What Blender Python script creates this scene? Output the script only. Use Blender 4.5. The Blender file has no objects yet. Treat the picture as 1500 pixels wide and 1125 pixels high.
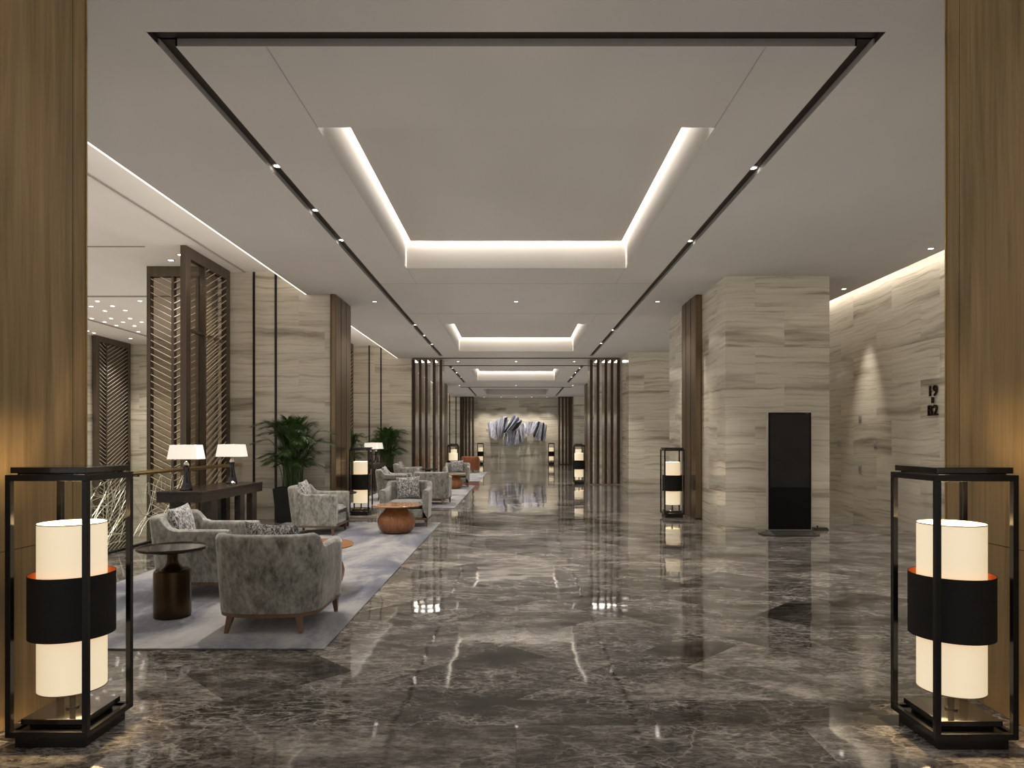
import bpy, bmesh, math, random
from mathutils import Vector, Matrix
R = math.radians
PI = math.pi
random.seed(11)
C = bpy.context.scene.collection
scn = bpy.context.scene

# ------------------------------------------------------------------ materials
class NT:
    def __init__(s, name):
        s.m = bpy.data.materials.new(name); s.m.use_nodes = True
        s.t = s.m.node_tree; s.t.nodes.clear()
        s.out = s.n('ShaderNodeOutputMaterial')
    def n(s, typ, **kw):
        nd = s.t.nodes.new(typ)
        for k, v in kw.items():
            if k.startswith('i_'):
                key = k[2:].replace('_', ' ')
                nd.inputs[key].default_value = v
            else: setattr(nd, k, v)
        return nd
    def l(s, a, b): s.t.links.new(a, b)
    def math(s, op, a, b=None, c=None, clamp=False):
        nd = s.n('ShaderNodeMath', operation=op); nd.use_clamp = clamp
        for i, v in enumerate((a, b, c)):
            if v is None: continue
            if isinstance(v, (int, float)): nd.inputs[i].default_value = v
            else: s.l(v, nd.inputs[i])
        return nd.outputs[0]
    def vmath(s, op, a, b):
        nd = s.n('ShaderNodeVectorMath', operation=op)
        for i, v in enumerate((a, b)):
            if isinstance(v, (tuple, list)): nd.inputs[i].default_value = v
            else: s.l(v, nd.inputs[i])
        return nd.outputs[0]
    def ramp(s, fac, stops, interp='LINEAR'):
        nd = s.n('ShaderNodeValToRGB'); cr = nd.color_ramp; cr.interpolation = interp
        while len(cr.elements) < len(stops): cr.elements.new(0.5)
        for e, (p, c) in zip(cr.elements, stops):
            e.position = p; e.color = (c[0], c[1], c[2], 1) if not isinstance(c, (int, float)) else (c, c, c, 1)
        s.l(fac, nd.inputs[0]); return nd.outputs[0]
    def mix(s, fac, a, b, mode='MIX'):
        nd = s.n('ShaderNodeMix', data_type='RGBA', blend_type=mode)
        for key, v in ((0, fac), (6, a), (7, b)):
            if isinstance(v, (int, float)): nd.inputs[key].default_value = v
            elif isinstance(v, tuple): nd.inputs[key].default_value = (*v[:3], 1)
            else: s.l(v, nd.inputs[key])
        return nd.outputs[2]
    def noise(s, vec, scale, detail=4, rough=.55, dist=0):
        nd = s.n('ShaderNodeTexNoise'); nd.inputs['Scale'].default_value = scale
        nd.inputs['Detail'].default_value = detail; nd.inputs['Roughness'].default_value = rough
        nd.inputs['Distortion'].default_value = dist
        if vec is not None: s.l(vec, nd.inputs['Vector'])
        return nd.outputs['Fac']
    def bsdf(s, color, rough=.5, metal=0, **kw):
        b = s.n('ShaderNodeBsdfPrincipled')
        for key, v in (('Base Color', color), ('Roughness', rough), ('Metallic', metal)):
            if isinstance(v, (int, float)): b.inputs[key].default_value = v
            elif isinstance(v, tuple): b.inputs[key].default_value = (*v[:3], 1)
            else: s.l(v, b.inputs[key])
        for k, v in kw.items():
            k = k.replace('_', ' ')
            if isinstance(v, (int, float)): b.inputs[k].default_value = v
            elif isinstance(v, tuple): b.inputs[k].default_value = (*v[:3], 1)
            else: s.l(v, b.inputs[k])
        s.l(b.outputs[0], s.out.inputs[0]); return b
    def bump(s, h, b, strength=.2, dist=.01):
        nd = s.n('ShaderNodeBump'); nd.inputs['Strength'].default_value = strength
        nd.inputs['Distance'].default_value = dist
        s.l(h, nd.inputs['Height']); s.l(nd.outputs[0], b.inputs['Normal'])
    def pos(s): return s.n('ShaderNodeNewGeometry').outputs['Position']
    def obj(s): return s.n('ShaderNodeTexCoord').outputs['Object']
    def mapv(s, vec, loc=(0,0,0), rot=(0,0,0), scale=(1,1,1)):
        nd = s.n('ShaderNodeMapping'); nd.inputs['Location'].default_value = loc
        nd.inputs['Rotation'].default_value = rot; nd.inputs['Scale'].default_value = scale
        s.l(vec, nd.inputs[0]); return nd.outputs[0]

def simple(name, col, rough=.5, metal=0, nscale=0, namp=.15, bump=0, **kw):
    t = NT(name)
    v = t.obj()
    f = t.noise(v, nscale or 6, 3)
    a = tuple(c*(1-namp) for c in col); b_ = tuple(min(1, c*(1+namp)) for c in col)
    c = t.ramp(f, [(.3, a), (.7, b_)])
    b = t.bsdf(c, rough, metal, **kw)
    if bump: t.bump(t.noise(v, (nscale or 6)*4, 3), b, bump, .005)
    return t.m

def mat_wall_marble(name='wall_marble', tint=(1,1,1)):
    t = NT(name); p = t.pos()
    sx = t.n('ShaderNodeSeparateXYZ'); t.l(p, sx.inputs[0])
    u = t.math('ADD', sx.outputs[0], sx.outputs[1])
    cv = t.n('ShaderNodeCombineXYZ'); t.l(u, cv.inputs[0]); t.l(sx.outputs[2], cv.inputs[1])
    br = t.n('ShaderNodeTexBrick'); br.offset = .37; br.squash = 1
    br.inputs['Color1'].default_value = (0,0,0,1); br.inputs['Color2'].default_value = (1,1,1,1)
    br.inputs['Mortar'].default_value = (.5,.5,.5,1)
    br.inputs['Scale'].default_value = 1; br.inputs['Mortar Size'].default_value = .0012
    br.inputs['Brick Width'].default_value = 1.35; br.inputs['Row Height'].default_value = .62
    t.l(cv.outputs[0], br.inputs['Vector'])
    rnd = br.outputs['Color']
    off = t.vmath('MULTIPLY', rnd, (7.3, 3.1, .0))
    base = t.n('ShaderNodeCombineXYZ')
    warp = t.math('MULTIPLY', t.noise(cv.outputs[0], .7, 3), .22)
    t.l(t.math('MULTIPLY', u, .22), base.inputs[0])
    t.l(t.math('MULTIPLY', t.math('ADD', sx.outputs[2], warp), 3.2), base.inputs[1])
    q = t.vmath('ADD', base.outputs[0], off)
    n1 = t.noise(q, 1.0, 6, .62, .35)
    q2 = t.vmath('MULTIPLY', q, (1.6, 3.4, 1))
    n2 = t.noise(q2, 1.6, 5, .65, .2)
    m = lambda c: tuple(a*b for a, b in zip(c, tint))
    c1 = t.ramp(n1, [(.28, m((.20,.17,.135))), (.37, m((.36,.32,.26))), (.47, m((.52,.475,.40))), (.75, m((.61,.57,.49)))])
    c2 = t.ramp(n2, [(.32, (.50,.47,.43)), (.43, (.88,.86,.84)), (.55, (1,1,1))])
    c = t.mix(.85, c1, c2, 'MULTIPLY')
    tone = t.ramp(rnd, [(0, .88), (1, 1.0)])
    c = t.mix(1, c, tone, 'MULTIPLY')
    c = t.mix(t.math('MULTIPLY', br.outputs['Fac'], .35), c, (.2,.17,.14))
    t.bsdf(c, .13, 0, Specular_IOR_Level=.55)
    return t.m

def mat_floor():
    t = NT('floor_marble'); p = t.pos()
    sx = t.n('ShaderNodeSeparateXYZ'); t.l(p, sx.inputs[0])
    flat = t.n('ShaderNodeCombineXYZ'); t.l(sx.outputs[0], flat.inputs[0]); t.l(sx.outputs[1], flat.inputs[1])
    def bricks(vec, w, h, off):
        br = t.n('ShaderNodeTexBrick'); br.offset = off
        br.inputs['Color1'].default_value = (0,0,0,1); br.inputs['Color2'].default_value = (1,1,1,1)
        br.inputs['Mortar'].default_value = (.5,.5,.5,1)
        br.inputs['Scale'].default_value = 1; br.inputs['Mortar Size'].default_value = .0016
        br.inputs['Brick Width'].default_value = w; br.inputs['Row Height'].default_value = h
        t.l(vec, br.inputs['Vector']); return br
    near = t.math('LESS_THAN', sx.outputs[1], 3.95)
    A = bricks(t.mapv(flat.outputs[0], (0.3,0,0), (0,0,R(45))), 2.4, .8, .5)
    A2 = bricks(t.mapv(flat.outputs[0], (0.1,.4,0), (0,0,R(-45))), 2.4, .8, .5)
    # alternate the two directions in broad squares, like a woven marquetry floor
    zone = bricks(t.mapv(flat.outputs[0], (0,0,0), (0,0,R(45))), 2.4, 2.4, 0)
    zsel = t.math('GREATER_THAN', zone.outputs['Color'], .5)
    B = bricks(t.mapv(flat.outputs[0], (0.75,.15,0)), 1.5, 1.25, .5)
    rA = t.mix(zsel, A.outputs['Color'], A2.outputs['Color'])
    fA = t.mix(zsel, A.outputs['Fac'], A2.outputs['Fac'])
    rnd = t.mix(near, rA, B.outputs['Color'])
    mort = t.mix(near, fA, B.outputs['Fac'])
    off = t.vmath('MULTIPLY', rnd, (31.7, 17.3, 9.1))
    q = t.vmath('ADD', flat.outputs[0], off)
    rot = t.mapv(q, (0,0,0), (0,0,R(28)), (1, 2.1, 1))
    # vein ridges
    def ridge(vec, sc, detail, power, dist):
        n = t.noise(vec, sc, detail, .6, dist)
        r = t.math('SUBTRACT', 1, t.math('ABSOLUTE', t.math('MULTIPLY_ADD', n, 2, -1)))
        return t.math('POWER', r, power)
    v1 = ridge(rot, 1.6, 6, 34, .8)
    v2 = ridge(rot, 8.5, 6, 20, .9)
    dn = t.n('ShaderNodeTexNoise'); dn.inputs['Scale'].default_value = 2.2; dn.inputs['Detail'].default_value = 5
    t.l(rot, dn.inputs['Vector'])
    dv = t.vmath('MULTIPLY', t.vmath('SUBTRACT', dn.outputs['Color'], (.5,.5,.5)), (.75,.75,.75))
    vo = t.n('ShaderNodeTexVoronoi', feature='DISTANCE_TO_EDGE'); vo.inputs['Scale'].default_value = 3.1
    t.l(t.vmath('ADD', rot, dv), vo.inputs['Vector'])
    v3 = t.ramp(vo.outputs['Distance'], [(0, .8), (.018, .28), (.05, 0)])
    vm = t.noise(rot, 1.1, 3)
    vmask = t.ramp(vm, [(.36, 0), (.6, 1)])
    veins = t.math('ADD', t.math('MULTIPLY', v1, .55), t.math('MULTIPLY', v2, .6), clamp=True)
    veins = t.math('MULTIPLY', t.math('ADD', veins, t.math('MULTIPLY', v3, t.math('MULTIPLY_ADD', near, .75, .4)), clamp=True), vmask)
    cloud = t.noise(rot, 1.3, 8, .7, .6)
    fine = t.noise(rot, 11, 6, .75, .4)
    cl = t.math('ADD', t.math('MULTIPLY', cloud, .58), t.math('MULTIPLY', fine, .42))
    base = t.ramp(cl, [(.38, (.013,.011,.0095)), (.47, (.040,.034,.029)), (.54, (.105,.092,.078)), (.63, (.25,.222,.19))])
    tone = t.ramp(rnd, [(0, .30), (.35, .75), (.65, 1.0), (1, 2.0)])
    base = t.mix(1, base, tone, 'MULTIPLY')
    c = t.mix(t.math('MULTIPLY', veins, .74), base, (.46,.415,.36))
    c = t.mix(t.math('MULTIPLY', mort, .5), c, (.04,.035,.03))
    b = t.bsdf(c, .045, 0, Specular_IOR_Level=.5)
    t.bump(t.noise(flat.outputs[0], 1.3, 2), b, .16, .03)
    return t.m

def mat_wood(name, dark, light, scale=1.0, rough=.38, ax=2, **kw):
    t = NT(name); p = t.pos() if kw.pop('world', False) else t.obj()
    sc = [9*scale, 9*scale, 9*scale]; sc[ax] = .45*scale
    q = t.mapv(p, (0,0,0), (0,0,0), tuple(sc))
    w = t.noise(q, 1.0, 7, .65, .8)
    sc2 = [60*scale]*3; sc2[ax] = 1.5*scale
    f = t.noise(t.mapv(p, (3,1,2), (0,0,0), tuple(sc2)), 1, 3)
    blot = t.noise(t.mapv(p, (0,0,0), (0,0,0), (1.2, 1.2, .6)), 1.3, 3)
    g = t.math('ADD', t.math('MULTIPLY', w, .55), t.math('ADD', t.math('MULTIPLY', f, .2), t.math('MULTIPLY', blot, .25)))
    c = t.ramp(g, [(.33, dark), (.62, light)])
    b = t.bsdf(c, rough, 0, **kw)
    t.bump(f, b, .05, .002)
    return t.m

def mat_velvet(name, a, b_, sheen=.5):
    t = NT(name)
    oi = t.n('ShaderNodeObjectInfo')
    sh = t.n('ShaderNodeCombineXYZ'); t.l(t.math('MULTIPLY', oi.outputs['Random'], 20), sh.inputs[0])
    v = t.vmath('ADD', t.obj(), sh.outputs[0])
    q = t.mapv(v, (0,0,0), (0,0,0), (1, 1, .55))
    n = t.noise(q, 10, 7, .75, .5); n2 = t.noise(q, 30, 5, .7)
    f = t.math('ADD', t.math('MULTIPLY', n, .6), t.math('MULTIPLY', n2, .4))
    c = t.ramp(f, [(.39, a), (.60, b_)])
    bs = t.bsdf(c, .62, 0, Sheen_Weight=sheen, Sheen_Roughness=.35, Sheen_Tint=(.9,.88,.84))
    t.bump(n2, bs, .25, .004)
    return t.m

def mat_pillow():
    t = NT('speckled_weave'); v = t.obj()
    q = t.mapv(v, (0,0,0), (0,0,0), (60, 60, 26))
    n = t.noise(q, 1, 4, .7, 1.2)
    c = t.ramp(n, [(.42, (.03,.028,.032)), (.5, (.16,.15,.15)), (.56, (.55,.52,.48))])
    b = t.bsdf(c, .8, 0, Sheen_Weight=.2); t.bump(n, b, .5, .004); return t.m

def mat_rug():
    t = NT('lounge_rug'); p = t.pos()
    q = t.mapv(p, (0,0,0), (0,0,R(20)), (1, .5, 1))
    n = t.noise(q, 1.25, 5, .62, .6); n2 = t.noise(p, 24, 4, .7)
    f = t.math('ADD', t.math('MULTIPLY', n, .85), t.math('MULTIPLY', n2, .15))
    c = t.ramp(f, [(.38, (.05,.052,.075)), (.45, (.10,.10,.122)), (.51, (.20,.19,.185)), (.62, (.31,.29,.27))])
    b = t.bsdf(c, .95, 0, Sheen_Weight=.3, Specular_IOR_Level=.1); t.bump(t.noise(p, 180, 2), b, .6, .004); return t.m

def mat_metal(name, col, rough=.3, streak=True, amp=.3):
    t = NT(name); p = t.pos()
    f = t.noise(t.mapv(p, (0,0,0), (0,0,0), (14, 14, .25)), 1, 4)
    c = t.ramp(f, [(.3, tuple(x*(1-amp) for x in col)), (.7, tuple(min(1,x*(1+amp)) for x in col))])
    b = t.bsdf(c, rough, 1, Anisotropic=.3); return t.m

def mat_emit(name, col, strength, base=(.8,.76,.68), grad=None):
    t = NT(name)
    b = t.n('ShaderNodeBsdfPrincipled'); b.inputs['Base Color'].default_value = (*base, 1)
    b.inputs['Roughness'].default_value = .8
    v = t.obj()
    w = t.noise(t.mapv(v, (0,0,0), (0,0,0), (90, 90, 90)), 1, 2)
    c = t.mix(.10, (*col,), w, 'MULTIPLY')
    t.l(c, b.inputs['Emission Color']); b.inputs['Emission Strength'].default_value = strength
    t.l(b.outputs[0], t.out.inputs[0]); return t.m

def mat_glass(name, tint=(.96,.98,.97), refl=1.0, opacity=0.0, body=(.1,.09,.08)):
    t = NT(name)
    tr = t.n('ShaderNodeBsdfTransparent'); tr.inputs[0].default_value = (*tint, 1)
    gl = t.n('ShaderNodeBsdfGlossy'); gl.inputs['Roughness'].default_value = .02
    fr = t.n('ShaderNodeFresnel'); fr.inputs[0].default_value = 1.5
    mx = t.n('ShaderNodeMixShader'); ge = t.n('ShaderNodeNewGeometry'); t.l(t.math('MULTIPLY', t.math('MULTIPLY', fr.outputs[0], refl), t.math('SUBTRACT', 1, ge.outputs['Backfacing'])), mx.inputs[0])
    t.l(tr.outputs[0], mx.inputs[1]); t.l(gl.outputs[0], mx.inputs[2])
    last = mx.outputs[0]
    if opacity > 0:
        df = t.n('ShaderNodeBsdfDiffuse'); n = t.noise(t.mapv(t.pos(), (0,0,0), (0,0,0), (3,3,12)), 1, 4)
        c = t.ramp(n, [(.3, tuple(x*.75 for x in body)), (.7, tuple(x*1.2 for x in body))]); t.l(c, df.inputs[0])
        m2 = t.n('ShaderNodeMixShader'); m2.inputs[0].default_value = opacity
        t.l(last, m2.inputs[1]); t.l(df.outputs[0], m2.inputs[2]); last = m2.outputs[0]
    t.l(last, t.out.inputs[0]); return t.m

def mat_art():
    t = NT('striped_metal_ribbon')
    uv = t.n('ShaderNodeAttribute'); uv.attribute_name = 'band'; uv.attribute_type = 'GEOMETRY'
    n = t.noise(t.mapv(uv.outputs['Vector'], (0,0,0), (0,0,0), (11, 1.0, 1)), 1.0, 3, .5, .2)
    c = t.ramp(n, [(.35, (.03,.03,.045)), (.42, (.16,.17,.26)), (.47, (.58,.58,.60)), (.52, (.20,.21,.32)), (.57, (.78,.75,.72)), (.64, (.08,.08,.11))])
    t.bsdf(c, .35, 0); return t.m

def mat_leaf():
    t = NT('palm_leaf')
    n = t.noise(t.obj(), 5, 3)
    c = t.ramp(n, [(.3, (.014,.036,.009)), (.7, (.055,.12,.025))])
    t.bsdf(c, .45, 0, Specular_IOR_Level=.4); return t.m

def mat_ceiling(name='ceiling_plaster', k=1.0):
    t = NT(name); n = t.noise(t.mapv(t.pos(), (0,0,0), (0,0,0), (1, .5, 1)), .6, 4)
    c = t.ramp(n, [(.3, (.42*k,.385*k,.345*k)), (.7, (.46*k,.425*k,.385*k))])
    t.bsdf(c, .85, 0, Specular_IOR_Level=.2); return t.m

M = dict(
    marble=mat_wall_marble(tint=(1.13,1.11,1.05)), floor=mat_floor(), ceil=mat_ceiling(), ceilw=mat_ceiling('atrium_ceiling_plaster', 1.75),
    cream=mat_wall_marble('cream_marble', (1.25, 1.22, 1.12)),
    slot=simple('slot_dark_paint', (.016,.010,.006), .45),
    slotside=simple('slot_side_paint', (.30,.28,.255), .7, namp=.05),
    oak=mat_wood('golden_oak_veneer', (.110,.070,.027), (.32,.215,.098), 1.0, .42, world=True),
    bronze=mat_metal('bronze_cladding', (.25,.19,.125), .34),
    fin=mat_metal('fin_bronze', (.46,.37,.28), .20), finedge=simple('fin_edge_bronze', (.075,.052,.033), .4, .5),
    darkbronze=mat_metal('dark_bronze', (.105,.078,.058), .38, amp=.2),
    screen=mat_metal('screen_bronze', (.17,.14,.115), .45, amp=.15),
    bar=simple('champagne_bars', (.80,.74,.62), .35, .6, namp=.05),
    brass=mat_metal('brushed_brass', (.62,.45,.22), .30, amp=.1),
    black=simple('black_lacquer', (.008,.007,.006), .12, 0, namp=.2, Coat_Weight=.5),
    blackframe=simple('black_steel', (.012,.011,.010), .25, .3, namp=.2),
    blackfab=simple('black_fabric', (.009,.0085,.008), .75, 0, nscale=80, bump=.2),
    copper=simple('copper_lining', (.75,.30,.10), .3, .9),
    shade=mat_emit('linen_shade', (1.0,.79,.47), .60),
    tshade=mat_emit('white_table_shade', (1.0,.90,.76), .42),
    velvet=mat_velvet('grey_velvet', (.07,.066,.054), (.30,.285,.245)),
    leather=mat_velvet('rust_leather', (.13,.035,.014), (.27,.085,.03), .1),
    pillow=mat_pillow(), rug=mat_rug(), rugedge=simple('rug_edge', (.10,.10,.13), .95),
    legwood=mat_wood('leg_walnut', (.075,.042,.024), (.16,.095,.055), 3, .45),
    espresso=mat_wood('espresso_wood', (.008,.0055,.004), (.026,.017,.013), 1.2, .22, ax=1),
    redwood=mat_wood('red_brown_wood', (.11,.035,.012), (.29,.115,.042), 2.5, .22, Coat_Weight=.5),
    tabletop=mat_wood('warm_tabletop', (.22,.09,.03), (.42,.20,.08), 2.2, .2, ax=0, Coat_Weight=.4),
    stbronze=simple('dark_bronze_lacquer', (.060,.037,.018), .28, .8),
    sttop=simple('side_table_top', (.035,.026,.020), .18, .3),
    ceramic=simple('smoked_ceramic', (.02,.021,.026), .05, .6, Coat_Weight=1.0),
    pot=simple('matte_black_pot', (.011,.011,.011), .5), soil=simple('soil', (.02,.014,.009), .95, nscale=30, bump=.6),
    leaf=mat_leaf(), cane=simple('palm_cane', (.05,.085,.025), .5),
    glass=mat_glass('clear_glass'), tint=mat_glass('bronze_tinted_glass', (.74,.69,.62), 1.2, .14, (.14,.12,.10)),
    screenblk=simple('screen_black', (.006,.0058,.0055), .08, 0, namp=.05), silver=simple('silver_edge', (.55,.53,.50), .3, .9),
    panelblk=simple('lower_panel_black', (.003,.003,.003), .1, 0, Specular_IOR_Level=.2), sbase=simple('kiosk_base_paint', (.06,.055,.05), .4, .5),
    art=mat_art(), artshade=simple('shaded_ribbon_metal', (.035,.033,.038), .4, .3), white=simple('white_plate', (.28,.26,.24), .4), signm=simple('sign_bronze', (.055,.035,.022), .22, .9),  # dark sculpture metal: ribbon metal with the folds' shade put into its colour
    blackline=simple('black_inlay', (.006,.0055,.005), .3),
    lens=mat_emit('lamp_lens', (1,.93,.82), 14), ring=simple('fixture_ring', (.45,.43,.40), .4),
    star=mat_emit('star_lens', (1,.92,.8), 7),
    led=mat_emit('led_profile', (1,.93,.82), 1.6),
)

# ------------------------------------------------------------------ helpers
def NB(): return bmesh.new()
def box(bm, x0, x1, y0, y1, z0, z1):
    vs = [bm.verts.new((x, y, z)) for z in (z0, z1) for x, y in ((x0,y0),(x1,y0),(x1,y1),(x0,y1))]
    for f in ((3,2,1,0),(4,5,6,7),(0,1,5,4),(1,2,6,5),(2,3,7,6),(3,0,4,7)):
        bm.faces.new([vs[i] for i in f])
    return vs
def prism(bm, a, b):
    """a, b: two loops of same length -> solid"""
    va = [bm.verts.new(p) for p in a]; vb = [bm.verts.new(p) for p in b]
    n = len(va)
    bm.faces.new(va[::-1]); bm.faces.new(vb)
    for i in range(n): bm.faces.new((va[i], va[(i+1)%n], vb[(i+1)%n], vb[i]))
def lathe(bm, prof, seg=48, cx=0, cy=0, rib=0, ribn=0, close=True, sx=1, sy=1, ph=0):
    rings = []
    for r, z in prof:
        ring = []
        for i in range(seg):
            a = 2*PI*i/seg + ph
            rr = r*(1+rib*math.cos(ribn*a)) if r > .001 else r
            ring.append(bm.verts.new((cx+rr*math.cos(a)*sx, cy+rr*math.sin(a)*sy, z)))
        rings.append(ring)
    for A, B in zip(rings, rings[1:]):
        for i in range(seg):
            bm.faces.new((A[i], A[(i+1)%seg], B[(i+1)%seg], B[i]))
    if close:
        bm.faces.new(rings[0][::-1]); bm.faces.new(rings[-1])
def tube(bm, pts, r, seg=6):
    pts = [Vector(p) for p in pts]; rings = []
    for i, p in enumerate(pts):
        d = (pts[min(i+1, len(pts)-1)] - pts[max(i-1, 0)]).normalized()
        a = d.cross(Vector((0,0,1)));
        if a.length < .01: a = d.cross(Vector((1,0,0)))
        a.normalize(); b = d.cross(a)
        rr = r[i] if isinstance(r, (list, tuple)) else r
        rings.append([bm.verts.new(p + (a*math.cos(2*PI*k/seg) + b*math.sin(2*PI*k/seg))*rr) for k in range(seg)])
    for A, B in zip(rings, rings[1:]):
        for k in range(seg): bm.faces.new((A[k], A[(k+1)%seg], B[(k+1)%seg], B[k]))
    bm.faces.new(rings[0][::-1]); bm.faces.new(rings[-1])
def link(name, bm, m, parent=None, bevel=0, smooth=False, segs=2, sub=0):
    bmesh.ops.recalc_face_normals(bm, faces=bm.faces)
    me = bpy.data.meshes.new(name); bm.to_mesh(me); bm.free()
    for mm in (m if isinstance(m, (list, tuple)) else [m]): me.materials.append(mm)
    if smooth:
        for p in me.polygons: p.use_smooth = True
    o = bpy.data.objects.new(name, me); C.objects.link(o)
    if parent: o.parent = parent
    if bevel:
        b = o.modifiers.new('b', 'BEVEL'); b.width = bevel; b.segments = segs; b.limit_method = 'ANGLE'; b.angle_limit = R(40)
        b.harden_normals = False
    if sub:
        s = o.modifiers.new('s', 'SUBSURF'); s.levels = sub; s.render_levels = sub
    if smooth and not sub:
        try:
            me.set_sharp_from_angle(angle=R(38))
        except Exception: pass
    return o
def tag(o, label, cat, group=None, kind=None):
    o['label'] = label; o['category'] = cat
    if group: o['group'] = group
    if kind: o['kind'] = kind
    return o
def thing(name, label, cat, loc=(0,0,0), rz=0, group=None):
    o = bpy.data.objects.new(name, None); C.objects.link(o); o.empty_display_size = .1
    o.location = loc; o.rotation_euler = (0,0,rz); return tag(o, label, cat, group)
def struct(name, bm, m, parent=None, **kw):
    o = link(name, bm, m, parent, **kw)
    if not parent: o['kind'] = 'structure'
    return o
def kids(o): return [c for c in list(C.objects) if c.parent == o]
def dup(root, loc, rz=0, label=None, group=None):
    def cp(o, par):
        c = o.copy(); C.objects.link(c)
        if par: c.parent = par
        for ch in kids(o): cp(ch, c)
        return c
    ch0 = kids(root)
    r = root.copy(); C.objects.link(r)
    for ch in ch0: cp(ch, r)
    r.location = loc; r.rotation_euler = (0,0,rz)
    if label: r['label'] = label
    if group: r['group'] = group
    return r

# ------------------------------------------------------------------ camera
cam = bpy.data.cameras.new('camera'); co = bpy.data.objects.new('camera', cam); C.objects.link(co)
cam.sensor_width = 36; cam.lens = 24; cam.shift_x = -6/1500; cam.shift_y = 83.5/1500
cam.clip_start = .05; cam.clip_end = 200
co.location = (0, 0, 1.5); co.rotation_euler = (R(90), 0, 0)
scn.camera = co

Z0 = 4.31      # main ceiling
ZL = 4.75      # raised ceiling over the atrium
XL = -4.02     # left edge of main ceiling
XE = -5.5      # edge of atrium opening

# ------------------------------------------------------------------ floor, walls
bm = NB()
box(bm, XE, 6.6, -5, 45.4, -.35, 0)
box(bm, -9, XE, 23.2, 45.4, -.35, 0)
struct('floor', bm, M['floor'])
bm = NB(); box(bm, -13.4, XE, -5, 24.4, -4.7, -4.5); struct('floor_lower', bm, M['floor'])

bm = NB(); box(bm, 6.53, 6.8, -5, 45.4, 0, 5.0); struct('wall_right', bm, M['marble'])
bm = NB(); box(bm, -13.3, -13.05, -5, 23.0, -4.5, 5.0); struct('wall_left', bm, M['cream'])
bm = NB(); box(bm, -13.3, -5.6, 23.0, 23.6, -4.5, 5.0); struct('wall_atrium_end', bm, M['cream'])
bm = NB(); box(bm, -5.7, XE-.001, -5, 23.0, -4.5, -.36); struct('wall_below_balustrade', bm, M['cream'])
bm = NB(); box(bm, -4.4, 6.6, 45.2, 45.5, 0, 5.0); struct('wall_far', bm, M['marble'])
bm = NB(); box(bm, -7.2, -6.9, 23.6, 45.4, 0, 5.0); struct('wall_left_far', bm, M['marble'])

# wing walls of the left side, one for every bay, with black inlay lines
wn = 1; tn = 1
for (y0, y1, xl, lines) in ((13.13, 14.23, -5.62, (-5.04, -4.62)), (23.2, 24.4, -5.62, (-4.99, -4.59)), (33.3, 34.4, -6.9, (-4.99, -4.59))):
    bm = NB(); box(bm, xl, -3.56, y0, y1, 0, 5.0)
    struct('wall_left_wing' if wn == 1 else 'wall_left_wing.%03d' % (wn-1), bm, M['marble']); wn += 1
    for lx in lines:
        bm = NB(); box(bm, lx-.022, lx+.022, y0-.012, y0-.0005, 0, 5.0)
        struct('trim_%d' % tn, bm, M['blackline']); tn += 1
    bm = NB(); box(bm, -5.62, -3.56, y0-.006, y0-.0005, .60, .606); struct('trim_%d' % tn, bm, M['blackline']); tn += 1
bm = NB(); box(bm, -6.9, -3.56, 43.2, 45.2, 0, 5.0); struct('wall_left_wing.003', bm, M['marble'])
for lx in (-4.2, -3.8):
    bm = NB(); box(bm, lx-.03, lx+.03, 43.185, 43.199, 0, 5.0); struct('trim_%d' % tn, bm, M['blackline']); tn += 1
# right blocks
bm = NB(); box(bm, 3.57, 5.34, 11.63, 15.9, 0, Z0); struct('wall_right_pier', bm, M['marble'])
bm = NB(); box(bm, 3.56, 6.53, 21.6, 24.4, 0, Z0); struct('wall_right_block', bm, M['marble'])
bm = NB(); box(bm, 3.56, 6.53, 33.3, 34.4, 0, Z0); struct('wall_right_block.001', bm, M['marble'])
bm = NB(); box(bm, 3.63, 6.53, 43.2, 45.2, 0, Z0); struct('wall_right_block.002', bm, M['marble'])

# bronze clad corner columns
def bronze_col(x0, x1, y0, y1, face):
    bm = NB(); box(bm, x0, x1, y0, y1, 0, Z0)
    n = 3
    o = struct('bronze_column', bm, M['bronze'], bevel=.02)
    # slim upright seams
    sgn = 1 if face > 0 else -1
    xf = x1 if face > 0 else x0
    b2 = NB()
    for k in (1, 2):
        yy = y0 + (y1-y0)*k/3
        box(b2, *sorted((xf+sgn*.0005, xf+sgn*.004)), yy-.006, yy+.006, 0, Z0)
    box(b2, *sorted((xf+sgn*.0005, xf+sgn*.004)), y0, y1, .93, .936)
    struct('seam', b2, M['slot'], o)
bronze_col(-3.56, -3.447, 13.05, 14.26, 1)
bronze_col(-3.56, -3.447, 33.2, 34.4, 1)
bronze_col(3.44, 3.57, 13.1, 14.2, -1)
bronze_col(3.44, 3.56, 33.2, 34.4, -1)

# wood pillars framing the view
for s in (-1, 1):
    bm = NB(); x0, x1 = sorted((s*2.66, s*3.9)); box(bm, x0, x1, 2.75, 4.22, 0, Z0)
    o = struct('wood_pillar', bm, M['oak'], bevel=.004)
    b2 = NB(); xa, xb = sorted((s*2.6595, s*2.6590))
    box(b2, xa, xb, 2.75, 4.2, .923, .927); box(b2, xa, xb, 4.095, 4.0975, 0, Z0); pass
    struct('seam', b2, M['slot'], o)
    b3 = NB(); xa, xb = sorted((s*2.654, s*2.664)); box(b3, xa, xb, 4.215, 4.228, 0, Z0)
    struct('edge_strip', b3, M['brass'], o)

# ------------------------------------------------------------------ ceiling
coffers = [(6.12, 11.1), (16.4, 21.4), (26.6, 31.7), (36.9, 41.3)]
CX = 1.78
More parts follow.
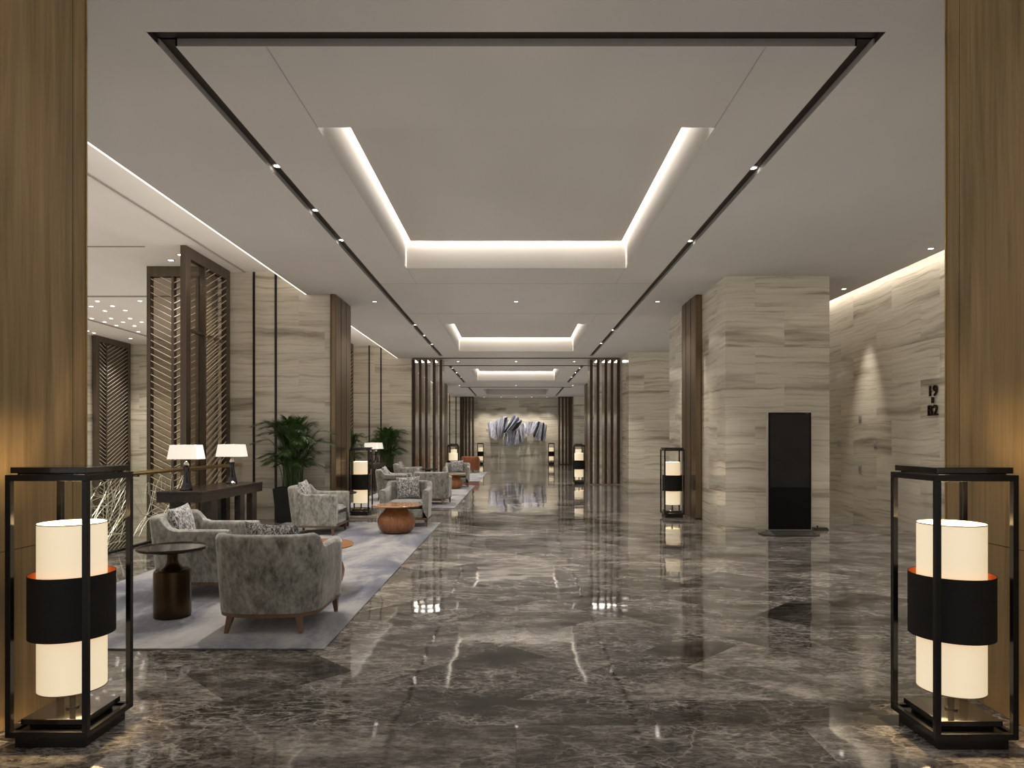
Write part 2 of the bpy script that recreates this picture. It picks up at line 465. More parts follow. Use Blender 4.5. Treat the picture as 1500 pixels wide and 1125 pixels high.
# dark slots: list of rects (x0,x1,y0,y1)
SL0, SL1 = 2.425, 2.54
slots = [(-SL1, SL1, 4.69, 4.86)]
for s in (-1, 1):
    a, b = sorted((s*SL0, s*SL1))
    slots += [(a, b, 4.86, 22.6), (a, b, 25.5, 32.8), (a, b, 35.7, 42.3)]
holes = slots + [(-CX, CX, a, b) for a, b in coffers]
xs = sorted({XL, 6.3} | {v for h in holes for v in h[:2]})
ys = sorted({-5, 45.3} | {v for h in holes for v in h[2:]})
def inhole(x, y): return any(h[0] < x < h[1] and h[2] < y < h[3] for h in holes)
bm = NB(); vv = {}
def V(x, y, z):
    k = (round(x, 4), round(y, 4), round(z, 4))
    if k not in vv: vv[k] = bm.verts.new(k)
    return vv[k]
for i in range(len(xs)-1):
    for j in range(len(ys)-1):
        if not inhole((xs[i]+xs[i+1])/2, (ys[j]+ys[j+1])/2):
            bm.faces.new((V(xs[i], ys[j], Z0), V(xs[i], ys[j+1], Z0), V(xs[i+1], ys[j+1], Z0), V(xs[i+1], ys[j], Z0)))
# left lip and right lip of the slab
box(bm, XL, XL+.02, -5, 45.3, Z0+.0005, Z0+.06)
box(bm, 6.28, 6.30, -5, 45.3, Z0+.0005, Z0+.06)
# raised ceiling to the left (over atrium) plus closing face
# right cove box
box(bm, 6.0, 6.02, -5, 45.4, Z0+.05, Z0+.5); box(bm, 6.0, 6.6, -5, 45.4, Z0+.5, Z0+.55)
CH = .42; G = .075
for a, b in coffers:
    t = .02
    box(bm, -CX-t, -CX, a-t, b+t, Z0+.0005, Z0+CH+.25); box(bm, CX, CX+t, a-t, b+t, Z0+.0005, Z0+CH+.25)
    box(bm, -CX, CX, a-t, a, Z0+.0005, Z0+CH+.25); box(bm, -CX, CX, b, b+t, Z0+.0005, Z0+CH+.25)
    box(bm, -CX+G, CX-G, a+G, b-G, Z0+CH, Z0+CH+.02)
    box(bm, -CX-t, CX+t, a-t, b+t, Z0+CH+.25, Z0+CH+.27)
struct('ceiling', bm, M['ceil'])
bm = NB(); box(bm, -13.3, -3.7, -5, 45.4, ZL, ZL+.1); box(bm, -3.7, -3.68, -5, 45.4, Z0+.05, ZL+.1); struct('ceiling_atrium', bm, M['ceilw'])
bm = NB(); box(bm, -13.5, 7, -5, 45.6, 5.02, 5.2); struct('ceiling_slab', bm, M['ceil'])
# slot linings: dark top, grey sides
bt = NB(); bs = NB(); D = .055
for (x0, x1, y0, y1) in slots:
    box(bt, x0-.01, x1+.01, y0-.01, y1+.01, Z0+D, Z0+D+.02)
    long = (y1-y0) > 1
    if long:
        box(bs, x0-.012, x0, y0, y1, Z0+.0006, Z0+D); box(bs, x1, x1+.012, y0, y1, Z0+.0006, Z0+D)
        box(bs, x0, x1, y1, y1+.012, Z0+.0006, Z0+D)
        if y0 > 5: box(bs, x0, x1, y0-.012, y0, Z0+.0006, Z0+D)
    else:
        box(bs, x0, x1, y0-.012, y0, Z0+.0006, Z0+D); box(bs, -SL0, SL0, y1, y1+.012, Z0+.0006, Z0+D)
struct('trim_30', bt, M['slot']); struct('trim_31', bs, M['slotside'])
# fine shadow joints
bm = NB()
def joint(x0, x1, y0, y1): box(bm, x0, x1, y0, y1, Z0-.002, Z0-.0003)
w = .004
for s in (-1, 1):
    for a, b in ((4.87, 6.12), (11.1, 12.2), (15.05, 16.4), (21.4, 22.6), (25.5, 26.6), (31.7, 32.8)):
        joint(s*CX-w, s*CX+w, a, b)
for y in (12.2, 15.05, 32.8, 35.6): joint(-SL0, SL0, y-w, y+w)
struct('trim_32', bm, M['slotside'])
bm = NB(); box(bm, -3.5, 3.5, 23.05, 23.16, Z0-.02, Z0-.0003); box(bm, -2.9, 2.9, 25.34, 25.42, Z0-.02, Z0-.0003); box(bm, -2.9, 2.9, 35.5, 35.56, Z0-.02, Z0-.0003)
struct('trim_33', bm, M['slot'])
bm = NB(); box(bm, -13, -5.6, 15.28, 15.34, ZL-.02, ZL-.0005); box(bm, -11.45, -11.38, 15.4, 23, ZL-.02, ZL-.0005)
box(bm, -8.0, -6.2, 11.38, 11.41, ZL-.012, ZL-.0005); box(bm, -5.21, -5.19, -5, 13.1, ZL-.02, ZL-.0005)
struct('trim_34', bm, M['slotside'])

# LED profile at the edge of the main ceiling (left)
for i, (a, b, nm) in enumerate(((-4, 13.1, 'nearest the lounge front'), (14.28, 23.18, 'above the second lounge bay'), (24.4, 33.28, 'above the third lounge bay'))):
    bm = NB(); box(bm, XL-.026, XL, a, b, Z0-.001, Z0+.014)
    o = link('ceiling_light_strip', bm, M['led'])
    tag(o, 'long thin glowing light line along the left ceiling edge ' + nm, 'light strip', 'ceiling edge light lines')

# ------------------------------------------------------------------ lights
def area(name, loc, rot, sx, sy, power, col=(1,.92,.82), spread=180):
    l = bpy.data.lights.new(name, 'AREA'); l.shape = 'RECTANGLE'; l.size = sx; l.size_y = sy
    l.energy = power; l.color = col; l.spread = R(spread)
    o = bpy.data.objects.new(name, l); C.objects.link(o); o.location = loc; o.rotation_euler = rot; return o
def spot(name, loc, power, angle=75, blend=.6, col=(1,.92,.82), aim=None, rad=.03):
    l = bpy.data.lights.new(name, 'SPOT'); l.energy = power; l.spot_size = R(angle); l.spot_blend = blend
    l.color = col; l.shadow_soft_size = rad
    o = bpy.data.objects.new(name, l); C.objects.link(o); o.location = loc
    if aim:
        d = Vector(aim) - Vector(loc); o.rotation_euler = d.to_track_quat('-Z', 'Y').to_euler()
    return o
def point(name, loc, power, col, rad=.04):
    l = bpy.data.lights.new(name, 'POINT'); l.energy = power; l.color = col; l.shadow_soft_size = rad
    o = bpy.data.objects.new(name, l); C.objects.link(o); o.location = loc; return o

WARM = (1, .95, .88)
for i, (a, b) in enumerate(coffers[:3]):
    zt = Z0+CH+.15; L = b-a
    area('coffer_light', (0, b-G/2, zt), (0,0,0), 2*CX-.1, .05, 72, WARM)
    area('coffer_light', (0, a+G/2, zt), (0,0,0), 2*CX-.1, .05, 25, WARM)
    for s in (-1, 1):
        area('coffer_light', (s*(CX-G-.03), (a+b)/2, zt), (0,-s*R(50),0), .05, L-.2, 24, WARM)
# left cove: strip lying on the slab edge, throwing light up on the raised ceiling
for a, b in ((-4, 13.0), (14.3, 23.1), (24.5, 33.2), (34.5, 43.1)):
    area('cove_light', (XL+.12, (a+b)/2, Z0+.09), (0, R(180-20), 0), .06, b-a, 3.8*(b-a), WARM)
# right cove washing the marble wall
area('cove_light', (6.42, 8.6, Z0+.42), (0,0,0), .12, 25, 420, WARM)
area('cove_light', (6.42, 29, Z0+.42), (0,0,0), .12, 8, 100, WARM)

# downlight fixture
bm = NB(); lathe(bm, [(.036, -.006), (.052, -.006), (.055, -.0005), (.036, -.0005)], 24, close=False)
bm.faces.ensure_lookup_table()
DL = link('ceiling_downlight', bm, M['ring'], smooth=True)
tag(DL, '', 'downlight')
bm = NB(); lathe(bm, [(.037, -.004), (.037, -.002)], 20); lens0 = link('lens', bm, M['lens'], DL)
DLs = []
first = True
def downlight(x, y, z, label, group, scale=1.0, power=60, angle=80, aim=None, star=False, blend=.6):
    global first
    if first: r = DL; first = False; r.location = (x, y, z)
    else: r = dup(DL, (x, y, z))
    r['label'] = label; r['group'] = group; r.scale = (scale, scale, scale)
    if power: spot('downlight_beam', (x, y, z-.03), power, angle, blend, WARM, aim)
    return r
PW = 330
slotz = Z0+D-.001
LL = ['nearest the front', 'second from the front', 'third from the front', 'fourth from the front', 'fifth from the front', 'sixth from the front']
for i, y in enumerate((7.1, 8.46, 9.72, 16.8, 18.5, 20.2)):
    downlight(-2.482, y, slotz, 'small round downlight in the left black ceiling slot, %s' % LL[i], 'downlights in the left ceiling slot', power=PW, angle=95)
for i, y in enumerate((7.15, 9.76, 17.6, 20.0)):
    downlight(2.482, y, slotz, 'small round downlight in the right black ceiling slot, %s' % LL[i], 'downlights in the right ceiling slot', power=PW, angle=95)
for i, y in enumerate((26.8, 28.6, 30.6)):
    for s, nm in ((-1, 'left'), (1, 'right')):
        downlight(s*2.482, y, slotz, 'tiny downlight in the %s black slot beside the third coffer, %s' % (nm, LL[i]), 'downlights in the far ceiling slots', power=PW, angle=95)
nm3 = {-1: 'left of centre', 0: 'on the centre line', 1: 'right of centre'}
for s in (-1, 0, 1):
    downlight(s*2.85, 13.75, Z0-.0003, 'round ceiling downlight between the first and second coffers, %s' % nm3[s], 'downlights between coffers', power=PW, angle=90)
    downlight(s*2.05, 24.1, Z0-.0003, 'round ceiling downlight in the band above the bronze fins, %s' % nm3[s], 'downlights above the fins', power=PW, angle=90)
    downlight(s*2.87, 34.5, Z0-.0003, 'round ceiling downlight between the third and fourth coffers, %s' % nm3[s], 'downlights behind third coffer', power=PW, angle=90)
for i, x in enumerate((-2.04, -.95, 0, 1.0, 1.98)):
    downlight(x, 43.6, Z0-.0003, 'small spotlight in the ceiling row before the wall sculpture, %s from the left' % ('first','second','third','fourth','fifth')[i],
              'spotlights on the sculpture wall', power=260, angle=62, aim=(x*1.0, 45.2, 1.7), blend=.85)
downlight(6.05, 12.6, Z0-.0003, 'small downlight beside the right wall slot above the light cone', 'downlights by the right wall', power=330, angle=38, aim=(6.56, 12.7, 0.2), blend=1.0)
downlight(6.05, 9.96, Z0-.0003, 'small downlight beside the right wall slot near the wooden pillar', 'downlights by the right wall', power=120, angle=50, aim=(6.4, 10.0, 0))
downlight(-6.2, 12.26, ZL-.0003, 'larger bright downlight before the framed lattice screen, further left', 'bright atrium downlights', 1.3, 150, 90)
downlight(-5.85, 11.9, ZL-.0003, 'larger bright downlight before the framed lattice screen, touching its frame', 'bright atrium downlights', 1.3, 150, 90)
downlight(-12.2, 21.6, ZL-.0003, 'bright downlight above the far lattice screen across the atrium', 'bright atrium downlights', 1.3, 260, 90)
# tiny star lights above the atrium
bm = NB(); lathe(bm, [(.04, -.006), (.04, -.001)], 14)
st0 = link('star_light', bm, M['star']); tag(st0, 'tiny round star light in the atrium ceiling panel', 'ceiling light', 'star lights in the atrium ceiling')
pts = [(107,100),(64,135),(210,133),(158,166),(298,163),(398,98),(67,218),(200,218),(155,242),(283,243),(330,218),(410,243),(237,266),(360,269),(387,309),(83,317),(38,303)]
for i, (a, b) in enumerate(pts):
    px, py = a/4.6875+120, b/4.6875+420
    y = (ZL-1.5)*1000/(646-py); x = (px-756)*y/1000
    o = st0 if i == 0 else st0.copy()
    if i: C.objects.link(o)
    o.location = (x, y, ZL)
for x, y in ((-8, 4), (-8, 9), (-11, 6.5), (-9.5, 13), (-8.5, 18), (-11.5, 19)):
    spot('atrium_beam', (x, y, ZL-.05), 420, 120, .8, WARM)
for x, y in ((-3.2, 5.5), (-3.2, 8.5), (-3.2, 11), (-3.0, 18), (-3.0, 20.5), (3.6, 7.5), (4.5, 9.5)):
    pass

# ------------------------------------------------------------------ lanterns
def make_lantern(label):
    t = thing('floor_lantern', label, 'floor lamp')
    H = .2; p = .0135
    bm = NB(); box(bm, -.172, .172, -.172, .172, 0, .06); link('plinth', bm, M['blackframe'], t, bevel=.003)
    # frame: bottom ring, top ring
    for nm, z0, z1 in (('bottom_frame', .058, .088), ('top_frame', 1.305, 1.335)):
        bm = NB()
        box(bm, -H, H, -H, -H+2*p, z0, z1); box(bm, -H, H, H-2*p, H, z0, z1)
        box(bm, -H, -H+2*p, -H+2*p, H-2*p, z0, z1); box(bm, H-2*p, H, -H+2*p, H-2*p, z0, z1)
        if nm == 'bottom_frame': box(bm, -.165, .165, -.165, .165, z0+.002, z0+.02)
        link(nm, bm, M['blackframe'], t, bevel=.002)
    for sx in (-1, 1):
        for sy in (-1, 1):
            bm = NB(); cx, cy = sx*(H-p), sy*(H-p)
            box(bm, cx-p, cx+p, cy-p, cy+p, .088, 1.305); link('post', bm, M['blackframe'], t, bevel=.002)
    bm = NB(); box(bm, -.165, .165, -.165, .165, 1.335, 1.342); box(bm, -.185, .185, -.185, .185, 1.342, 1.372)
    link('top_plate', bm, M['black'], t, bevel=.003)
    bm = NB(); box(bm, -.13, .13, -.13, .13, .08, .105); box(bm, -.155, .155, -.155, .155, .105, .132); link('base_plate', bm, M['black'], t, bevel=.002)
    bm = NB(); lathe(bm, [(.014, .13), (.014, .30)], 16); lathe(bm, [(.03, .13), (.03, .14)], 20); link('stem', bm, M['blackframe'], t, smooth=True)
    bm = NB()
    lathe(bm, [(.1545, .238), (.1545, 1.082), (.1515, 1.082), (.1515, .238), (.1545, .238)], 64, close=False)
    sh = link('shade', bm, M['shade'], t, smooth=True)
    for z in (.2375, 1.078):
        bm = NB(); lathe(bm, [(.1550, z), (.1558, z), (.1558, z+.005), (.1550, z+.005), (.1550, z)], 64, close=False)
        link('rim', bm, M['legwood'], sh, smooth=True)
    bm = NB()
    lathe(bm, [(.194, .512), (.194, .826), (.1925, .826), (.1925, .512), (.194, .512)], 64, close=False)
    bd = link('band', bm, M['blackfab'], t, smooth=True); bd['label'] = 'wide black drum band'
    bm = NB(); lathe(bm, [(.1915, .513), (.1915, .825)], 64, close=False)
    link('copper_lining', bm, M['copper'], bd, smooth=True)
    return t
lant = [
 (-2.28, 3.51, 'tall black framed lantern with a cream drum shade beside the left wooden pillar'),
 (2.222, 3.487, 'tall black framed lantern with a cream drum shade beside the right wooden pillar'),
 (-3.16, 13.93, 'black framed lantern by the bronze column behind the first lounge rug'),
 (3.10, 13.56, 'black framed lantern standing before the bronze column of the right marble pier'),
 (-2.2, 23.9, 'black framed lantern at the foot of the left bronze fins'),
 (2.2, 23.9, 'black framed lantern at the foot of the right bronze fins'),
 (-3.1, 34.0, 'distant lantern seen through the frame of the one by the left fins'),
 (3.1, 34.0, 'distant lantern seen just above the one by the right fins'),
 (-2.3, 44.2, 'distant lantern against the far wall, left of the wall sculpture'),
 (2.28, 44.2, 'distant lantern against the far wall, right of the wall sculpture'),
]
l0 = make_lantern(lant[0][2]); GL = 'black framed floor lanterns along the hall'
for i, (x, y, lb) in enumerate(lant):
    if i == 0: l0.location = (x, y, 0); l0['group'] = GL
    else: dup(l0, (x, y, 0), 0, lb, GL)
    point('lantern_bulb', (x, y, .93), 24, (1,.74,.43), .04)
    point('lantern_bulb', (x, y, .38), 15, (1,.74,.43), .04)

# ------------------------------------------------------------------ armchair
def make_chair(label):
    t = thing('armchair', label, 'armchair')
    W, F, B = .425, .41, -.41; rx, ry = .25, .27
    path = []
    for k in range(9): path.append((-W, F - (F-(B+ry))*k/8.0))
    for k in range(1, 12):
        a = PI + (PI/2)*k/12; path.append((-W+rx + rx*math.cos(a), B+ry + ry*math.sin(a)))
    for k in range(0, 9):
        x = (-W+rx) + (2*(W-rx))*k/8; path.append((x, B - .012*(1-(x/(W-rx))**2)))
    half = path[:]
    for k in range(1, 12):
        a = 1.5*PI + (PI/2)*k/12; path.append((W-rx + rx*math.cos(a), B+ry + ry*math.sin(a)))
    for k in range(9): path.append((W, (B+ry) + (F-(B+ry))*k/8.0))
    n = len(path)
    def hgt(y):
        s = (-.10 - y)/.15; s = max(0, min(1, s)); s = s*s*(3-2*s)
        return .648 + .118*s
    ZB = .155
    def lean(x, y, z):
        f = 1 - max(0, min(1, (z-ZB)/.55))
        x2 = x*(1-.055*f*(1 if y < .3 else .4)); 
        y2 = y + (.065*f*max(0, (-y+.1)/.5) if y < .1 else 0)
        return (x2, y2, z)
    TH = .105
    bm = NB(); rings = []
    for i, (x, y) in enumerate(path):
        x0, y0 = path[max(0, i-1)]; x1, y1 = path[min(n-1, i+1)]
        tx, ty = x1-x0, y1-y0; L = math.hypot(tx, ty); nx, ny = -ty/L, tx/L   # points inward
        h = hgt(y); ring = []
        sec = [(0, ZB), (0, .25), (0, .38), (0, .50), (0, h-.045), (.008, h-.016), (.026, h-.002), (TH/2, h+.003), (TH-.026, h-.002), (TH-.008, h-.016), (TH, h-.045), (TH, .45), (TH, .30)]
        for d, z in sec:
            lx, ly, lz = lean(x, y, z); ring.append((lx+nx*d, ly+ny*d, lz))
        rings.append(ring)
    def endring(r, dy, sh):
        cx = sum(p[0] for p in r)/len(r); top = max(p[2] for p in r)
        return [(cx+(p[0]-cx)*sh, p[1]+dy, p[2] - (.012 if p[2] > top-.05 else 0)) for p in r]
    rings = [endring(rings[0], .016, .78)] + [rings[0]] + rings[1:-1] + [rings[-1]] + [endring(rings[-1], .016, .78)]
    R_ = [[bm.verts.new(p) for p in r] for r in rings]
    for A, B2 in zip(R_, R_[1:]):
        for k in range(len(A)-1): bm.faces.new((A[k], A[k+1], B2[k+1], B2[k]))
        bm.faces.new((A[-1], A[0], B2[0], B2[-1]))
    bm.faces.new(R_[0]); bm.faces.new(R_[-1][::-1])
    link('body', bm, M['velvet'], t, smooth=True)
    bm = NB(); box(bm, -.318, .318, -.28, .395, ZB+.001, .31); link('seat_base', bm, M['velvet'], t, bevel=.015, smooth=True)
    # seat cushion, crowned
    bm = NB(); N = 12; g = {}
    for side in (0, 1):
        for i in range(N+1):
            for j in range(N+1):
                u, v = i/N*2-1, j/N*2-1
                e = (1-abs(u)**6)*(1-abs(v)**6)
                x = u*.314; y = .055 + v*.355
                z = .385 + (1 if side else -1)*(.05*min(1, e*2.2)**.5 + .018*(1-u*u)*(1-v*v)*(1 if side else 0))
                g[side, i, j] = bm.verts.new((x, y, z)) if not (side and (i in (0, N) or j in (0, N))) else g[0, i, j]
    for side in (0, 1):
        for i in range(N):
            for j in range(N):
                q = [g[side,i,j], g[side,i+1,j], g[side,i+1,j+1], g[side,i,j+1]]
                bm.faces.new(q if side else q[::-1])
    link('seat_cushion', bm, M['velvet'], t, smooth=True)
    # wooden base strip
    bm = NB()
    o1 = [lean(x, y, ZB) for x, y in path]
    lo = [(x*.985, y*.985, .125) for x, y, z in o1]; hi = [(x*.99, y*.99, ZB+.004) for x, y, z in o1]
    prism(bm, lo, hi); link('base_rail', bm, M['legwood'], t)
    for sx, sy in ((-1, 1), (1, 1), (-1, -1), (1, -1)):
        bm = NB(); tx, ty = (.375, .355) if sy > 0 else (.265, .285)
        bx, by = (tx+.008, ty+.006) if sy > 0 else (tx+.025, ty+.03)
        a, b = .014, .026
        prism(bm, [(sx*bx+dx*a, sy*by+dy*a, 0) for dx, dy in ((-1,-1),(1,-1),(1,1),(-1,1))], [(sx*tx+dx*b, sy*ty+dy*b, .13) for dx, dy in ((-1,-1),(1,-1),(1,1),(-1,1))])
        link('leg', bm, M['legwood'], t, bevel=.003)
    return t
def make_pillow(label):
    bm = NB(); N = 18; g = {}
    for side in (0, 1):
        for i in range(N+1):
            for j in range(N+1):
                u, v = i/N*2-1, j/N*2-1
                pin = 1 - .07*(1-abs(u)**2)*(abs(v)**3) ; pin2 = 1 - .07*(1-abs(v)**2)*(abs(u)**3)
                x = u*.215*pin2; z = v*.205*pin
                th = .075*((1-abs(u)**2.6)*(1-abs(v)**2.6))**.55
                g[side, i, j] = bm.verts.new((x, (th if side else -th), z)) if not (side and (i in (0, N) or j in (0, N))) else g[0, i, j]
    for side in (0, 1):
        for i in range(N):
            for j in range(N): bm.faces.new([g[side,i,j], g[side,i+1,j], g[side,i+1,j+1], g[side,i,j+1]])
    o = link('throw_pillow', bm, M['pillow'], smooth=True); tag(o, label, 'pillow', 'speckled pillows on the armchairs'); return o
RZ = .012
chairs = [
 (-1.955, 5.60, 0, 'grey velvet armchair nearest the camera, its rounded back turned to us', 'speckled pillow showing just above the back of the nearest armchair'),
 (-3.14, 6.84, -90, 'grey velvet armchair in front of the console table, behind the bronze side table', 'speckled pillow in the armchair in front of the lamp console'),
 (-3.24, 11.12, -90, 'pale grey velvet armchair in side view in front of the first palm', 'speckled pillow in the side-view armchair beside the first palm'),
 (-1.93, 12.15, 180, 'grey armchair facing us behind the gourd-shaped coffee table on the first rug', 'upright speckled pillow in the armchair facing us on the first rug'),
 (-3.15, 17.45, -90, 'grey armchair in side view at the front of the second rug', 'speckled pillow in the side-view armchair at the front of the second rug'),
 (-3.5, 21.9, -90, 'grey armchair in side view at the rear of the second rug near the fins', 'small speckled pillow in the rear side-view armchair of the second rug'),
 (-1.99, 16.25, 0, 'grey armchair with its curved back to us on the second rug', None),
 (-1.93, 22.35, 180, 'grey armchair facing us at the far end of the second rug', 'speckled pillow in the far armchair facing us on the second rug'),
]
ch0 = pl0 = None; GC = 'grey velvet lounge armchairs'
for x, y, r, lb, pb in chairs:
    if ch0 is None: ch0 = make_chair(lb); ch0.location = (x, y, RZ); ch0.rotation_euler = (0,0,R(r)); ch0['group'] = GC
    else: dup(ch0, (x, y, RZ), R(r), lb, GC)
    if pb:
        if pl0 is None: p = pl0 = make_pillow(pb)
        else: p = pl0.copy(); C.objects.link(p); p['label'] = pb
        lp = Matrix.Translation((x, y, RZ)) @ Matrix.Rotation(R(r), 4, 'Z') @ Matrix.Translation((.02, -.195, .640)) @ Matrix.Rotation(R(10), 4, 'X') @ Matrix.Rotation(R(4), 4, 'Y')
        p.matrix_world = lp
rc = dup(ch0, (-2.15, 32.2, RZ), 0, 'rust brown leather armchair at the far end of the hall', None)
if 'group' in rc: del rc['group']
for k in kids(rc):
    if k.name.split('.')[0] in ('body', 'seat_base', 'seat_cushion'):
        k.data = k.data.copy(); k.data.materials[0] = M['leather']

# ------------------------------------------------------------------ rugs
for nm, y0, y1, xl in (('the nearest lounge group', 4.9, 12.5, -4.21), ('the second lounge group', 15.2, 22.95, -3.97), ('the third, farthest lounge group', 25.4, 32.7, -4.3)):
    bm = NB(); box(bm, xl, -1.38, y0, y1, 0.0005, RZ)
    tag(link('area_rug', bm, M['rug'], bevel=.004), 'mottled grey and lilac rug under ' + nm, 'rug', 'lounge rugs')

# ------------------------------------------------------------------ coffee tables
def make_coffee(label):
    t = thing('coffee_table', label, 'coffee table', group='gourd-shaped coffee tables')
    bm = NB(); lathe(bm, [(.16, 0), (.205, .004), (.245, .03), (.28, .08), (.298, .14), (.302, .19), (.288, .25), (.255, .305), (.21, .35), (.18, .39), (.165, .425)], 160, rib=.008, ribn=40)
    link('pedestal', bm, M['redwood'], t, smooth=True)
    bm = NB(); lathe(bm, [(.30, .4255), (.375, .432), (.395, .440), (.397, .450), (.39, .457), (.0, .457)], 72, close=False)
    bm.faces.new([v for v in bm.verts if abs(v.co.z-.4255) < 1e-5][::-1])
    o = link('tabletop', bm, M['tabletop'], t, smooth=True)
    return t
cts = [(-2.03, 6.84, 'round coffee table top peeking out behind the nearest armchair'), (-1.94, 11.08, 'brown gourd-shaped coffee table standing free on the first rug'),
       (-2.02, 17.25, 'coffee table mostly hidden behind the curved-back armchair of the second rug'), (-1.96, 21.3, 'brown gourd-shaped coffee table at the far end of the second rug')]
c0 = None
for x, y, lb in cts:
    if c0 is None: c0 = make_coffee(lb); c0.location = (x, y, RZ)
    else: dup(c0, (x, y, RZ), 0, lb)
# ------------------------------------------------------------------ side tables
def make_side(label):
    t = thing('side_table', label, 'side table', group='bronze pedestal side tables')
    bm = NB(); lathe(bm, [(.140, 0), (.146, .006), (.148, .03), (.146, .37), (.142, .39), (.128, .402)], 64); link('drum_base', bm, M['stbronze'], t, smooth=True)
    bm = NB(); lathe(bm, [(.100, .4025), (.085, .412), (.062, .43), (.048, .455), (.043, .485), (.046, .52), (.060, .548), (.08, .5595)], 48); link('neck', bm, M['stbronze'], t, smooth=True)
    bm = NB(); lathe(bm, [(.24, .560), (.265, .566), (.277, .574), (.2785, .588), (.274, .594), (.270, .590), (.268, .584), (.0, .584)], 72, close=False)
    bm.faces.new([v for v in bm.verts if abs(v.co.z-.560) < 1e-5][::-1])
    link('tabletop', bm, M['sttop'], t, smooth=True); return t
sts = [(-2.92, 5.80, 'bronze side table with round top beside the nearest armchair'), (-3.08, 11.98, 'side table half hidden between the pale armchair and the black lantern'),
       (-2.87, 16.2, 'small round side table at the front of the second rug'), (-2.80, 22.0, 'small side table in front of the left bronze fins')]
c0 = None
for x, y, lb in sts:
    if c0 is None: c0 = make_side(lb); c0.location = (x, y, RZ)
    else: dup(c0, (x, y, RZ), 0, lb)

# ------------------------------------------------------------------ consoles
def make_console(label):
    t = thing('console_table', label, 'console table', group='dark console tables')
    bm = NB(); box(bm, -.31, .31, -1.1, 1.1, .785, .82); link('tabletop', bm, M['espresso'], t, bevel=.003)
    bm = NB(); box(bm, -.305, .305, -1.095, 1.095, .67, .784); link('apron', bm, M['espresso'], t, bevel=.002)
    for lx, ly, w, d in ((.25, -.68, .045, .10), (-.2, -.68, .09, .10), (.25, .30, .045, .09), (.25, .78, .045, .10), (-.25, .78, .045, .10), (-.25, .30, .045, .09)):
        bm = NB(); box(bm, lx-w, lx+w, ly-d, ly+d, 0, .669); link('leg', bm, M['espresso'], t, bevel=.002)
    return t
cs = make_console('long dark wood console table behind the first lounge group'); cs.location = (-4.53, 10.27, 0)
dup(cs, (-4.53, 21.3, 0), 0, 'dark console table behind the second lounge group')

def make_lamp(label):
    t = thing('table_lamp', label, 'table lamp', group='table lamps on the consoles')
    bm = NB()
    lathe(bm, [(.085, 0), (.088, .012), (.070, .04), (.047, .10), (.034, .18), (.030, .25), (.040, .31), (.044, .345), (.030, .375), (.012, .40)], 10)
    # second, leaning limb of the sculpted base
    tube(bm, [(.072, -.02, .012), (.045, -.012, .12), (.025, 0, .24), (.035, .0, .34)], [.03, .024, .017, .014], 7)
    link('base', bm, M['ceramic'], t, bevel=.004)
    bm = NB(); lathe(bm, [(.007, .398), (.007, .60)], 10); link('stem', bm, M['blackframe'], t, smooth=True)
    bm = NB(); r = .01
    def rect(w, d, z, k=5):
        pts = []
        for cx, cy, a0 in ((w-r, d-r, 0), (-w+r, d-r, 90), (-w+r, -d+r, 180), (w-r, -d+r, 270)):
            for i in range(k): 
                a = R(a0+90*i/(k-1)); pts.append((cx+r*math.cos(a), cy+r*math.sin(a), z))
        return pts
    loops = [rect(.212, .125, .43), rect(.182, .105, .625), rect(.180, .103, .625), rect(.210, .123, .43)]
    VV = [[bm.verts.new(p) for p in lp] for lp in loops]; n = len(VV[0])
    for A, B2 in zip(VV, VV[1:] + VV[:1]):
        for i in range(n): bm.faces.new((A[i], A[(i+1)%n], B2[(i+1)%n], B2[i]))
    link('lamp_shade', bm, M['tshade'], t); return t
lp0 = None
for x, y, lb in ((-4.56, 9.44, 'table lamp with white shade on the near end of the first console'), (-4.56, 10.95, 'table lamp with white shade on the far end of the first console'),
                 (-4.50, 21.2, 'near table lamp on the second console, just above the black lantern'), (-4.48, 21.85, 'far table lamp on the second console beside the palm')):
    if lp0 is None: lp0 = make_lamp(lb); lp0.location = (x, y, .8205)
    else: dup(lp0, (x, y, .8205), 0, lb)
    point('table_bulb', (x, y, 1.35), 12, (1,.8,.58), .03)

